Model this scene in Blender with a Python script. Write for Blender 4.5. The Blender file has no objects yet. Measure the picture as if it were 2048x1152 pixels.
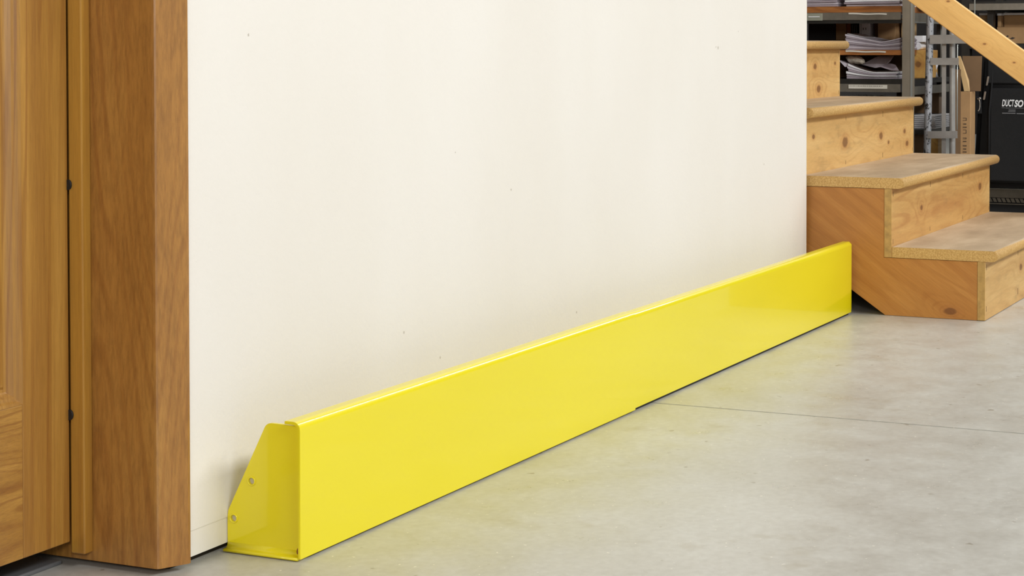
import bpy, bmesh, math, random
from mathutils import Vector, Matrix
random.seed(7)
S = bpy.context.scene
COL = S.collection

def lin(r, g, b):
    def f(c):
        c = c / 255.0
        return c / 12.92 if c <= 0.04045 else ((c + 0.055) / 1.055) ** 2.4
    return (f(r), f(g), f(b), 1.0)

# ------------------------------------------------------------------ camera
YAW, PITCH, ROLL = 0.4452, 0.026, -0.0013
F = Vector((math.cos(YAW) * math.cos(PITCH), math.sin(YAW) * math.cos(PITCH), -math.sin(PITCH)))
R0 = Vector((math.sin(YAW), -math.cos(YAW), 0))
U0 = R0.cross(F)
R1 = R0 * math.cos(ROLL) + U0 * math.sin(ROLL)
U1 = U0 * math.cos(ROLL) - R0 * math.sin(ROLL)
cam = bpy.data.cameras.new('camera')
co = bpy.data.objects.new('camera', cam)
COL.objects.link(co)
m = Matrix.Identity(4)
for i in range(3):
    m[i][0], m[i][1], m[i][2] = R1[i], U1[i], -F[i]
m.translation = Vector((0, 0, 0.69))
co.matrix_world = m
cam.sensor_fit = 'HORIZONTAL'
cam.sensor_width = 36.0
cam.lens = 3912.77 / 2048 * 36
cam.shift_x = -(1041.54 - 1024) / 2048
cam.shift_y = -(576 - 190.86) / 2048
cam.clip_start = 0.05
S.camera = co

# ------------------------------------------------------------------ light
w = bpy.data.worlds.new('world')
S.world = w
w.use_nodes = True
w.node_tree.nodes['Background'].inputs[0].default_value = (0.97, 0.98, 1.0, 1)
w.node_tree.nodes['Background'].inputs[1].default_value = 0.36

def area(name, loc, target, sx, sy, power, col=(1, 1, 1)):
    l = bpy.data.lights.new(name, 'AREA')
    l.shape = 'RECTANGLE'; l.size = sx; l.size_y = sy; l.energy = power; l.color = col
    o = bpy.data.objects.new(name, l)
    COL.objects.link(o)
    o.location = loc
    o.rotation_euler = (Vector(target) - Vector(loc)).to_track_quat('-Z', 'Y').to_euler()
    return o

area('high_bay_light', (4.1, -3.4, 3.7), (3.9, 1.2, 0.2), 3.6, 0.8, 178, (0.97, 0.985, 1.0))
area('high_bay_light', (0.4, -3.0, 3.6), (1.8, 1.4, 0.2), 2.0, 0.8, 75, (0.97, 0.985, 1.0))
area('high_bay_light', (6.2, -1.4, 4.6), (6.9, 1.5, 0.3), 1.6, 0.5, 24, (1.0, 0.98, 0.95))
area('fill_light', (-2.2, -1.2, 1.9), (2.8, 1.4, 0.4), 1.0, 0.8, 62, (1.0, 0.99, 0.97))  # fill lamp added behind the camera to brighten door, jamb and rack
sl = bpy.data.lights.new('rack_fill_spot', 'SPOT'); sl.energy = 150; sl.spot_size = math.radians(34); sl.spot_blend = .6; sl.shadow_soft_size = .15  # added spot without a fixture, brightens the stock on the racks
so = bpy.data.objects.new('rack_fill_spot', sl); COL.objects.link(so); so.location = (4.0, 0, 2.1)
so.rotation_euler = (Vector((7.5, 1.78, .66)) - so.location).to_track_quat('-Z', 'Y').to_euler()
area('strip_light', (10.7, 0.2, 3.2), (10.7, 0.2, 0), 8.4, 0.40, 210, (0.98, 0.99, 1.0))

S.view_settings.view_transform = 'Standard'
S.view_settings.look = 'None'
S.view_settings.gamma = 1
S.view_settings.use_curve_mapping = False
S.view_settings.exposure = 0.1

# ------------------------------------------------------------------ materials
class N:
    def __init__(s, name):
        s.m = bpy.data.materials.new(name); s.m.use_nodes = True
        s.t = s.m.node_tree; s.b = s.t.nodes['Principled BSDF']
    def n(s, typ, **kw):
        x = s.t.nodes.new(typ)
        for k, v in kw.items():
            if k.startswith('i_'):
                k = k[2:]
                x.inputs[int(k) if k.isdigit() else k].default_value = v
            else: setattr(x, k, v)
        return x
    def l(s, a, b): s.t.links.new(a, b)
    def coord(s): return s.n('ShaderNodeTexCoord').outputs['Object']
    def mapping(s, src, scale=(1, 1, 1), rot=(0, 0, 0), loc=(0, 0, 0)):
        x = s.n('ShaderNodeMapping')
        x.inputs['Scale'].default_value = scale; x.inputs['Rotation'].default_value = rot; x.inputs['Location'].default_value = loc
        s.l(src, x.inputs['Vector']); return x.outputs[0]
    def noise(s, src, scale, detail=4, rough=.55, dist=0):
        x = s.n('ShaderNodeTexNoise'); x.inputs['Scale'].default_value = scale; x.inputs['Detail'].default_value = detail
        x.inputs['Roughness'].default_value = rough; x.inputs['Distortion'].default_value = dist
        s.l(src, x.inputs['Vector']); return x.outputs['Fac']
    def ramp(s, src, stops):
        x = s.n('ShaderNodeValToRGB'); e = x.color_ramp.elements
        while len(e) < len(stops): e.new(0.5)
        for i, (p, c) in enumerate(stops): e[i].position = p; e[i].color = c
        s.l(src, x.inputs[0]); return x.outputs[0]
    def mask(s, src, a, b):
        x = s.n('ShaderNodeMapRange'); x.inputs[1].default_value = a; x.inputs[2].default_value = b
        x.interpolation_type = 'SMOOTHSTEP'
        s.l(src, x.inputs[0]); return x.outputs[0]
    def math(s, op, a, b=None, clamp=False):
        x = s.n('ShaderNodeMath'); x.operation = op; x.use_clamp = clamp
        for i, v in enumerate((a, b)):
            if v is None: continue
            if isinstance(v, (int, float)): x.inputs[i].default_value = v
            else: s.l(v, x.inputs[i])
        return x.outputs[0]
    def mix(s, fac, a, b, mode='MIX'):
        x = s.n('ShaderNodeMix'); x.data_type = 'RGBA'; x.blend_type = mode
        for k, v in ((0, fac), (6, a), (7, b)):
            if isinstance(v, (int, float, tuple)): x.inputs[k].default_value = v
            else: s.l(v, x.inputs[k])
        return x.outputs[2]
    def bump(s, src, strength, dist=0.001):
        x = s.n('ShaderNodeBump'); x.inputs['Strength'].default_value = strength; x.inputs['Distance'].default_value = dist
        s.l(src, x.inputs['Height']); s.l(x.outputs[0], s.b.inputs['Normal'])

def plain(name, col, rough=.5, metal=0, coat=0, var=0.0, vscale=20, bump=0, spec=.5):
    k = N(name); b = k.b
    b.inputs['Roughness'].default_value = rough; b.inputs['Metallic'].default_value = metal
    b.inputs['Coat Weight'].default_value = coat; b.inputs['Coat Roughness'].default_value = .06
    b.inputs['Specular IOR Level'].default_value = spec
    c = k.coord(); f = k.noise(c, vscale, 5)
    lo = tuple(x * (1 - var) for x in col[:3]) + (1,); hi = tuple(min(1, x * (1 + var)) for x in col[:3]) + (1,)
    k.l(k.ramp(f, [(.3, lo), (.7, hi)]), b.inputs['Base Color'])
    if bump: k.bump(k.noise(c, vscale * 8, 3), bump)
    return k.m

def wood(name, lo, mid, hi, scale, rot=(0, 0, 0), rough=.45, knots=(), bands=0.35, coat=0.0, seed=0, fine=.35, kcol=None, bfreq=14, dist=5.0, dscale=1.2, grime=0):
    """scale: per axis, small along the grain. knots: (x, y, z, radius) at their own place on the board."""
    k = N(name); b = k.b; c = k.coord()
    b.inputs['Roughness'].default_value = rough; b.inputs['Coat Weight'].default_value = coat
    b.inputs['Coat Roughness'].default_value = .3
    rc = k.mapping(c, rot=rot) if any(rot) else c
    p = k.mapping(rc, scale=scale, loc=(seed * 1.7, seed * 2.3, seed * .9))
    pv = p
    kd = None
    for (x, y, z, r) in knots:
        s = k.n('ShaderNodeVectorMath'); s.operation = 'SUBTRACT'; k.l(c, s.inputs[0]); s.inputs[1].default_value = (x, y, z)
        s2 = k.mapping(s.outputs[0], scale=tuple((0.55 if q == min(scale) else 1) for q in scale))
        ln = k.n('ShaderNodeVectorMath'); ln.operation = 'LENGTH'; k.l(s2, ln.inputs[0])
        d = k.math('DIVIDE', ln.outputs['Value'], r)
        kd = d if kd is None else k.math('MINIMUM', kd, d)
    big = k.noise(p, .45, 2, .45, .3)
    ph = k.math('MULTIPLY', big, bfreq)
    if kd is not None:
        ph = k.math('ADD', ph, k.math('MULTIPLY', k.math('POWER', 2.718, k.math('MULTIPLY', kd, -0.38)), 5.0))
    ring = k.math('SINE', k.math('MULTIPLY', ph, 6.283))
    line = k.mask(ring, .15, 1.0)
    vary = k.noise(p, 1.3, 3, .6)
    f = k.math('ADD', k.math('MULTIPLY', vary, .8), k.math('MULTIPLY', big, .2))
    col = k.ramp(f, [(.3, lo), (.5, mid), (.7, hi)])
    col = k.mix(k.math('MULTIPLY', line, k.math('MULTIPLY', k.mask(k.noise(p, .8, 2), .3, .65), bands)), col, (lo[0] * .74, lo[1] * .56, lo[2] * .42, 1))
    fp = k.mapping(p, scale=(13, 13, 13))
    ff = k.noise(fp, 1.5, 5, .7)
    col = k.mix(fine, col, k.ramp(ff, [(.3, (.45, .4, .35, 1)), (.6, (1, 1, 1, 1))]), 'MULTIPLY')
    if kd is not None:
        kn = k.math('ADD', kd, k.math('MULTIPLY', k.noise(c, 60, 2), .5))
        core = k.mask(kn, 1.35, .9)
        rim = k.mask(kn, 2.6, .8)
        kc = kcol or lin(92, 50, 22)
        col = k.mix(k.math('MULTIPLY', rim, .4), col, lin(176, 112, 56))
        col = k.mix(k.math('MULTIPLY', core, .65), col, kc)
    if grime:
        g = k.noise(k.mapping(c, scale=(9, 9, 30)), 1.0, 5, .6)
        col = k.mix(k.math('MULTIPLY', k.mask(g, .55, .75), grime), col, lin(112, 88, 62))
    k.l(col, b.inputs['Base Color'])
    k.bump(ff, .25, .0006)
    return k.m

OAK_L, OAK_M, OAK_H = lin(150, 102, 40), lin(168, 120, 48), lin(186, 138, 62)
M = {}
M['oak_door'] = wood('oak_door', OAK_L, OAK_M, OAK_H, (26, 26, 1.0), rough=.4, coat=.45, bands=.5, seed=1, fine=.4, bfreq=22)
M['oak_rail'] = wood('oak_rail', OAK_L, OAK_M, OAK_H, (3.5, 22, 30), rough=.4, coat=.45, bands=.5, seed=2, fine=.45, bfreq=16)
M['oak_jamb'] = wood('oak_jamb', lin(160, 110, 46), lin(174, 122, 54), lin(186, 136, 64), (12, 12, 1.8), rough=.4, coat=.45, bands=.4, seed=5, fine=.55, bfreq=24)
M['oak_stop'] = wood('oak_stop', lin(168, 118, 44), lin(188, 138, 52), lin(202, 152, 62), (30, 30, .9), rough=.4, coat=.45, bands=.3, seed=3)
P_L, P_M, P_H = lin(206, 162, 98), lin(218, 176, 110), lin(228, 190, 126)
def pine(name, seed, knots, rot=(0, 0, 0), scale=(1.4, 14, 16), cols=(P_L, P_M, P_H), grime=.25, bands=.3, rough=.55, bfreq=11, **kw):
    return wood(name, *cols, scale, rot=rot, rough=rough, knots=knots, bands=bands, seed=seed, fine=.2, grime=grime, dist=2.6, **kw)
M['riser1'] = pine('pine_riser_one', 4, [(5.32, 1.047, .09, .010)])
M['riser2'] = pine('pine_riser_two', 9, [(5.898, 1.284, .262, .012), (5.183, 1.284, .252, .008)], cols=(lin(194, 142, 80), lin(212, 166, 98), lin(228, 188, 120)), bands=.4)
M['riser3'] = pine('pine_riser_three', 6, [(5.273, 1.521, .419, .016), (5.65, 1.521, .42, .012), (5.923, 1.521, .423, .008), (5.954, 1.521, .384, .009), (4.978, 1.521, .446, .007), (5.735, 1.521, .397, .006)])
M['riser4'] = pine('pine_riser_four', 8, [(5.804, 1.758, .553, .012), (5.767, 1.758, .622, .010), (5.98, 1.758, .63, .006)])
M['stringer'] = wood('fir_stringer', lin(174, 114, 50), lin(188, 126, 58), lin(200, 140, 70), (16, 1.3, 20), rot=(math.radians(-36), 0, 0), rough=.5, bands=.25, seed=2, fine=.25,
                     knots=[(4.877, 1.135, .02, .010)], kcol=lin(96, 52, 24), dist=2, bfreq=8)
M['handrail'] = pine('pine_handrail', 3, [(6.035, 1.302, .69, .0032), (6.035, 1.415, .822, .0035), (6.035, 1.212, .633, .0028)], rot=(math.radians(-36), 0, 0), scale=(20, 1.2, 20), cols=(lin(202, 158, 92), lin(214, 170, 100), lin(222, 180, 110)), grime=0, bands=.12)
M['riser_end'] = plain('riser_end_grain', lin(184, 146, 84), .7, var=.2, vscale=60, bump=.3)
M['pine_block'] = pine('pine_block', 11, [(7.45, 1.861, .612, .013)], cols=(lin(190, 138, 66), lin(214, 164, 84), lin(226, 180, 100)), grime=0)
M['deck_wood'] = wood('deck_wood', lin(120, 72, 34), lin(158, 98, 48), lin(180, 118, 60), (22, 2, 22), bands=.4, seed=12)

# particle-board treads: worn, dirty walking surface, raw pale edge
k = N('particle_board_tread'); c = k.coord()
k.b.inputs['Roughness'].default_value = .62
sp = k.noise(c, 260, 3, .8); bl = k.noise(k.mapping(c, scale=(3, 9, 9)), 1.4, 5, .6)
raw = k.ramp(sp, [(.3, lin(172, 130, 68)), (.5, lin(200, 158, 92)), (.7, lin(224, 188, 124))])
top = k.ramp(k.math('ADD', k.math('MULTIPLY', bl, .75), k.math('MULTIPLY', sp, .25)), [(.3, lin(160, 136, 106)), (.52, lin(184, 160, 128)), (.72, lin(206, 184, 152))])
g = k.n('ShaderNodeNewGeometry'); sx = k.n('ShaderNodeSeparateXYZ'); k.l(g.outputs['Normal'], sx.inputs[0])
col = k.mix(k.mask(k.math('ADD', sx.outputs['Z'], k.math('MULTIPLY', bl, .2)), .75, 1.02), raw, top)
k.l(col, k.b.inputs['Base Color']); k.bump(sp, .3, .0008)
M['tread'] = k.m

# yellow powder coat
k = N('yellow_powder_coat'); c = k.coord()
k.b.inputs['Roughness'].default_value = .38; k.b.inputs['Coat Weight'].default_value = .6; k.b.inputs['Coat Roughness'].default_value = .05
k.b.inputs['Specular IOR Level'].default_value = .5
f = k.noise(k.mapping(c, scale=(1, 3, 4)), 1.2, 3)
k.l(k.ramp(f, [(.3, lin(240, 222, 10)), (.7, lin(244, 227, 16))]), k.b.inputs['Base Color'])
M['yellow'] = k.m

# painted wall
k = N('painted_drywall'); c = k.coord()
k.b.inputs['Roughness'].default_value = .55; k.b.inputs['Specular IOR Level'].default_value = .35
f = k.noise(k.mapping(c, scale=(1, 1, .5)), 2.2, 4); f2 = k.noise(c, 130, 3, .6)
col = k.ramp(f, [(.3, lin(233, 227, 216)), (.7, lin(238, 233, 224))])
dot = None
marks = [(4.192, .682, .005), (4.178, .684, .003), (2.721, .232, .003), (2.844, .174, .003), (2.28, .704, .003), (3.114, .433, .003), (4.33, .72, .002), (4.52, .40, .003), (2.9, .51, .002), (3.4, .18, .003), (2.56, .15, .0025)]
for (x, z, r) in marks:
    s_ = k.n('ShaderNodeVectorMath'); s_.operation = 'DISTANCE'; k.l(c, s_.inputs[0]); s_.inputs[1].default_value = (x, 1.505, z)
    d = k.math('DIVIDE', s_.outputs['Value'], r)
    dot = d if dot is None else k.math('MINIMUM', dot, d)
dn = k.math('ADD', dot, k.math('MULTIPLY', k.noise(c, 900, 2), 1.2))
col = k.mix(k.math('MULTIPLY', k.mask(dn, 1.5, 1.1), .6), col, lin(160, 148, 130))
k.l(col, k.b.inputs['Base Color']); k.bump(f2, .35, .0012)
M['wall'] = k.m

# polished concrete
k = N('polished_concrete'); c = k.coord()
a = k.noise(c, 1.3, 5, .6); b_ = k.noise(c, 9, 6, .65); d_ = k.noise(c, 70, 4, .6)
f = k.math('ADD', k.math('ADD', k.math('MULTIPLY', a, .32), k.math('MULTIPLY', b_, .36)), k.math('MULTIPLY', d_, .32))
col = k.ramp(f, [(.32, lin(172, 169, 160)), (.5, lin(190, 188, 180)), (.64, lin(203, 202, 195))])
st = k.mask(k.noise(k.mapping(c, scale=(1, 1, 1), loc=(3, 8, 0)), 5.5, 4, .6), .6, .74)
col = k.mix(k.math('MULTIPLY', st, .4), col, lin(150, 138, 112))
sp = k.mask(k.noise(k.mapping(c, loc=(9, 2, 0)), 34, 2, .5), .70, .76)
col = k.mix(k.math('MULTIPLY', sp, .55), col, lin(120, 106, 84))
sp2 = k.mask(k.noise(k.mapping(c, loc=(1, 5, 0)), 110, 1, .5), .735, .77)
col = k.mix(k.math('MULTIPLY', sp2, .7), col, lin(238, 234, 222))
k.l(col, k.b.inputs['Base Color'])
rr = k.n('ShaderNodeMapRange'); k.l(b_, rr.inputs[0]); rr.inputs[1].default_value = .3; rr.inputs[2].default_value = .7; rr.inputs[3].default_value = .26; rr.inputs[4].default_value = .40
k.l(rr.outputs[0], k.b.inputs['Roughness']); k.bump(d_, .12, .0008)
M['concrete'] = k.m

M['joint'] = plain('joint_dirt', lin(70, 60, 54), .9, var=.2)
M['dark'] = plain('light_block_dark', lin(40, 33, 26), .8, var=.1)  # dark colour of the added light-blocking pieces
M['rubber'] = plain('black_rubber', lin(22, 20, 18), .6)
M['steel'] = plain('galvanised_steel', lin(132, 126, 114), .42, .55, var=.12, vscale=30)
M['steel_dark'] = plain('dark_steel', lin(52, 50, 46), .45, .5, var=.15)
M['steel_post'] = plain('grey_painted_post', lin(138, 128, 112), .4, .2, var=.08)
M['steel_light'] = plain('bright_flange', lin(172, 176, 172), .3, .5)
M['nail'] = plain('nail_mark', lin(64, 40, 24), .7)
M['black'] = plain('black_nylon', lin(8, 8, 9), .85, var=.25, vscale=40, bump=.3)
M['blackbox'] = plain('black_card', lin(14, 14, 15), .6)
M['silver'] = plain('silver_zip', lin(190, 184, 176), .25, .8)
M['ink'] = plain('white_print', lin(222, 222, 222), .5)
M['ink_grey'] = plain('grey_print', lin(120, 120, 122), .5)
M['ink_dark'] = plain('dark_print', lin(60, 48, 40), .7)
M['carton'] = plain('corrugated_card', lin(164, 128, 86), .8, var=.07, vscale=25)
M['carton_light'] = plain('light_card', lin(190, 158, 110), .8, var=.05)
M['carton_dark'] = plain('brown_card', lin(112, 86, 58), .8, var=.08)
M['carton_red'] = plain('reddish_card', lin(136, 78, 42), .8, var=.08)
M['paper'] = plain('paper_grey', lin(196, 188, 194), .7, var=.04, vscale=60)
M['paper_shade'] = plain('paper_mauve', lin(158, 146, 152), .7, var=.06, vscale=60)
M['paper_white'] = plain('paper_white', lin(232, 230, 230), .6, var=.02)
M['cover_dark'] = plain('dark_cover', lin(84, 70, 64), .35, var=.1)
M['label'] = plain('label_strip', lin(214, 208, 194), .5, var=.03)
M['label_clear'] = plain('label_holder', lin(146, 146, 130), .2, var=.03)
M['foil'] = plain('shiny_plastic', lin(214, 204, 188), .18, .35, var=.25, vscale=70)
M['threshold'] = plain('grey_threshold', lin(120, 122, 124), .35, .4)
M['back_wall'] = plain('dark_back_wall', lin(38, 34, 32), .9)
M['ceiling'] = plain('ceiling_deck', lin(150, 148, 140), .9)

# chipped grey paint
k = N('chipped_grey_paint'); c = k.coord()
k.b.inputs['Roughness'].default_value = .4; k.b.inputs['Metallic'].default_value = .2
f = k.noise(k.mapping(c, scale=(1, 1, .6)), 75, 5, .75)
k.l(k.ramp(f, [(.52, lin(150, 152, 156)), (.55, lin(140, 142, 146)), (.57, lin(36, 34, 34)), (.75, lin(60, 56, 54))]), k.b.inputs['Base Color'])
M['chipped'] = k.m
M['truck_grey'] = plain('hand_truck_grey', lin(150, 148, 144), .4, .3, var=.12, vscale=25)

# ------------------------------------------------------------------ helpers
def finish(name, bm, mats, parent=None, smooth=False):
    bmesh.ops.recalc_face_normals(bm, faces=bm.faces)
    me = bpy.data.meshes.new(name)
    bm.to_mesh(me); bm.free()
    if not isinstance(mats, (list, tuple)): mats = [mats]
    for q in mats: me.materials.append(q)
    if smooth:
        for p_ in me.polygons: p_.use_smooth = True
    o = bpy.data.objects.new(name, me)
    COL.objects.link(o)
    if parent is not None:
        o.parent = parent
        off = Vector((0, 0, 0)); q = parent
        while q is not None:
            off += q.location; q = q.parent
        o.location = -off
    return o

def tag(o, label=None, cat=None, group=None, kind=None):
    if label: o['label'] = label
    if cat: o['category'] = cat
    if group: o['group'] = group
    if kind: o['kind'] = kind
    return o

def root(name, loc, **kw):
    o = bpy.data.objects.new(name, None)
    o.empty_display_size = .1
    COL.objects.link(o); o.location = loc
    return tag(o, **kw)

def bx(bm, a, b, mi=0):
    x0, y0, z0 = a; x1, y1, z1 = b
    vs = [bm.verts.new(v) for v in ((x0, y0, z0), (x1, y0, z0), (x1, y1, z0), (x0, y1, z0), (x0, y0, z1), (x1, y0, z1), (x1, y1, z1), (x0, y1, z1))]
    fs = []
    for q in ((0, 3, 2, 1), (4, 5, 6, 7), (0, 1, 5, 4), (1, 2, 6, 5), (2, 3, 7, 6), (3, 0, 4, 7)):
        f = bm.faces.new([vs[i] for i in q]); f.material_index = mi; fs.append(f)
    return vs, fs

def box(name, a, b, mat, parent=None, bev=0.0, seg=2, smooth=False):
    bm = bmesh.new(); bx(bm, a, b)
    if bev: bmesh.ops.bevel(bm, geom=list(bm.edges), offset=bev, segments=seg, affect='EDGES', profile=.5)
    return finish(name, bm, mat, parent, smooth)

def prism(bm, pts, axis, a, b, mi=0):
    """polygon pts extruded from a to b along axis ('x': pts are (y,z); 'y': (x,z); 'z': (x,y))"""
    def P(p_, t):
        return {'x': (t, p_[0], p_[1]), 'y': (p_[0], t, p_[1]), 'z': (p_[0], p_[1], t)}[axis]
    v0 = [bm.verts.new(P(p_, a)) for p_ in pts]; v1 = [bm.verts.new(P(p_, b)) for p_ in pts]
    n = len(pts)
    bm.faces.new(v0).material_index = mi; bm.faces.new(v1[::-1]).material_index = mi
    for i in range(n):
        bm.faces.new((v0[i], v0[(i + 1) % n], v1[(i + 1) % n], v1[i])).material_index = mi

def tube(bm, pts, r, n=12, mi=0):
    pts = [Vector(p_) for p_ in pts]; rings = []
    for i, p_ in enumerate(pts):
        d = (pts[min(i + 1, len(pts) - 1)] - pts[max(i - 1, 0)]).normalized()
        a = d.cross(Vector((1, 0, 0))) if abs(d.x) < .9 else d.cross(Vector((0, 0, 1)))
        a.normalize(); b = d.cross(a)
        rr = r[i] if isinstance(r, (list, tuple)) else r
        rings.append([bm.verts.new(p_ + (a * math.cos(t) + b * math.sin(t)) * rr) for t in [2 * math.pi * j / n for j in range(n)]])
    for i in range(len(rings) - 1):
        for j in range(n):
            f = bm.faces.new((rings[i][j], rings[i][(j + 1) % n], rings[i + 1][(j + 1) % n], rings[i + 1][j])); f.material_index = mi; f.smooth = True
    bm.faces.new(rings[0][::-1]); bm.faces.new(rings[-1])

def arc(cx, cy, r, a0, a1, n=6):
    return [(cx + r * math.cos(math.radians(a0 + (a1 - a0) * i / n)), cy + r * math.sin(math.radians(a0 + (a1 - a0) * i / n))) for i in range(n + 1)]

def copy_tree(o, parent=None):
    c_ = o.copy(); COL.objects.link(c_)
    if parent is not None: c_.parent = parent
    for ch in list(o.children): copy_tree(ch, c_)
    return c_

# ------------------------------------------------------------------ floor
YR, YW = 1.382, 1.505           # rail face, wall face
XW = 4.861                      # wall end
JX = 3.495                      # sawn floor joint
fl = box('floor', (-4, -7, -.06), (15.2, 3.6, -.006), M['joint']); tag(fl, kind='structure')
def slab(x0, x1):
    bm = bmesh.new(); bx(bm, (x0, -7, -.006), (x1, 3.6, 0))
    return finish('slab', bm, M['concrete'], fl)
slab(-4, JX - .0028); slab(JX + .0028, 15.2)

# ------------------------------------------------------------------ wall with the door opening
bm = bmesh.new()
def wall_piece(x0, x1, z0, z1, y0=YW, y1=YW + .125): bx(bm, (x0, y0, z0), (x1, y1, z1))
wall_piece(2.112, XW, .046, 2.9); wall_piece(2.112, XW, .011, .0455, YW + .0012)
wall_piece(1.148, 2.112, 2.12, 2.9)
wall_piece(-3.9, 1.148, .046, 2.9); wall_piece(-3.9, 1.148, .011, .0455, YW + .0012)
wl = finish('wall_left', bm, M['wall']); tag(wl, kind='structure')
bm = bmesh.new(); bx(bm, (2.112, YW + .016, 0), (XW - .01, YW + .11, .011)); bx(bm, (-3.9, YW + .016, 0), (1.148, YW + .11, .011))
finish('gap_light_block', bm, M['dark'], wl)  # dark strip added to stop light leaking under the wall
# metal corner bead on the free end
box('corner_bead', (XW, YW - .0008, .012), (XW + .0012, YW + .125, 2.9), M['wall'], wl)
box('wall_partition', (2.0, 3.2, 0), (4.7, 3.3, 2.9), M['back_wall'])
tag(bpy.data.objects['wall_partition'], kind='structure'); bpy.data.objects['wall_partition'].name = 'wall_rear'
tag(box('wall_back', (15.0, -7, 0), (15.15, 3.6, 5.2), M['back_wall']), kind='structure')
tag(box('wall_behind_racks', (4.9, 3.6, 0), (15, 3.75, 5.2), M['back_wall']), kind='structure')
box('return', (4.741, YW + .1255, .011), (XW, 3.6, 2.9), M['wall'], wl)
tag(box('ceiling', (-4, -7, 5.2), (15.2, 3.6, 5.3), M['ceiling']), kind='structure')

# ------------------------------------------------------------------ door casing and jamb
JP = 2.075                      # jamb face
YC = 1.494                      # casing face
tr = root('trim_1', (2.1, 1.6, 0), kind='structure')
def jamb(xj, sgn):
    # wide wooden jamb whose rounded front edge laps onto the wall
    xo = xj + sgn * .0465
    xs_ = xj + sgn * .036
    pts = [(xo, YW - .0008), (xs_, YW - .0008), (xs_, 1.76), (xj, 1.76), (xj, 1.5180), (xj + sgn * .0006, 1.5150), (xj + sgn * .0022, 1.5128), (xj + sgn * .0048, 1.5112), (xo - sgn * .006, 1.4935), (xo - sgn * .002, 1.4932), (xo, 1.4955)]
    bm = bmesh.new(); prism(bm, pts, 'z', .009, 2.10 if True else 0)
    return finish('door_jamb', bm, M['oak_jamb'], tr)
jamb(JP, 1); jamb(1.185, -1)
box('head_jamb', (1.185, YC + .001, 2.06), (JP, 1.76, 2.10), M['oak_jamb'], tr, bev=.004)
st_ = box('door_stop', (2.0565, 1.6165, .021), (JP - .0003, 1.6388, 2.06), M['oak_stop'], tr, bev=.0018)
box('door_stop', (1.1853, 1.6165, .021), (1.2035, 1.6388, 2.06), M['oak_stop'], tr, bev=.0018)
for z in (.204, .507, .95):
    bm = bmesh.new()
    tube(bm, [(2.0535, 1.6385, z), (2.058, 1.6385, z)], .0001 + .0055, 14)
    for v in bm.verts: v.co.z = z + (v.co.z - z) * 1.25
    tag(finish('bumper', bm, M['rubber'], st_), label='small black rubber door bumper')
tag(box('trim_2', (1.19, 1.664, 0), (2.07, 1.75, .006), M['threshold'], bev=.002), kind='structure')
tag(box('wall_behind', (1.1, 1.9, 0), (2.2, 1.95, 2.3), M['back_wall']), kind='structure')

# ------------------------------------------------------------------ door
dr = root('door_1', (1.63, 1.66, 0.036), kind='structure')
DY0, DY1 = 1.6392, 1.676
DX0, DX1 = 1.206, 2.0555
SW = .093
def dbox(n, a, b, mat, bev=.0012): return box(n, a, b, mat, dr, bev=bev)
dbox('stile', (DX1 - SW, DY0, .036), (DX1, DY1, 2.055), M['oak_door'])
dbox('stile', (DX0, DY0, .036), (DX0 + SW, DY1, 2.055), M['oak_door'])
dbox('bottom_rail', (DX0 + SW, DY0, .036), (DX1 - SW, DY1, .233), M['oak_rail'])
dbox('middle_rail', (DX0 + SW, DY0, .86), (DX1 - SW, DY1, 1.02), M['oak_rail'])
dbox('top_rail', (DX0 + SW, DY0, 1.94), (DX1 - SW, DY1, 2.055), M['oak_rail'])
def panel(z0, z1):
    x0, x1 = DX0 + SW, DX1 - SW
    # sloped moulding round the recess
    bm = bmesh.new()
    ring = [(0, DY0 + .0002), (.004, DY0 + .001), (.007, DY0 + .004), (.011, DY0 + .005), (.016, DY0 + .011), (.018, DY0 + .0125)]
    loops = []
    for off, y in ring:
        loops.append([bm.verts.new(v) for v in ((x0 + off, y, z0 + off), (x1 - off, y, z0 + off), (x1 - off, y, z1 - off), (x0 + off, y, z1 - off))])
    for i in range(len(loops) - 1):
        for j in range(4):
            bm.faces.new((loops[i][j], loops[i][(j + 1) % 4], loops[i + 1][(j + 1) % 4], loops[i + 1][j]))
    finish('moulding', bm, M['oak_door'], dr)
    bm = bmesh.new()
    prof = [(.012, DY0 + .0125), (.022, DY0 + .0125), (.026, DY0 + .009), (.062, DY0 + .003), (.064, DY0 + .002)]
    loops = []
    for off, y in prof:
        loops.append([bm.verts.new(v) for v in ((x0 + off, y, z0 + off), (x1 - off, y, z0 + off), (x1 - off, y, z1 - off), (x0 + off, y, z1 - off))])
    for i in range(len(loops) - 1):
        for j in range(4):
            bm.faces.new((loops[i][j], loops[i][(j + 1) % 4], loops[i + 1][(j + 1) % 4], loops[i + 1][j]))
    bm.faces.new(loops[-1])
    back = [bm.verts.new(v) for v in ((x0, DY1 - .006, z0), (x1, DY1 - .006, z0), (x1, DY1 - .006, z1), (x0, DY1 - .006, z1))]
    bm.faces.new(back)
    for j in range(4): bm.faces.new((loops[0][j], loops[0][(j + 1) % 4], back[(j + 1) % 4], back[j]))
    finish('panel', bm, M['oak_door'], dr)
panel(.233, .86); panel(1.02, 1.94)

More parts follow.
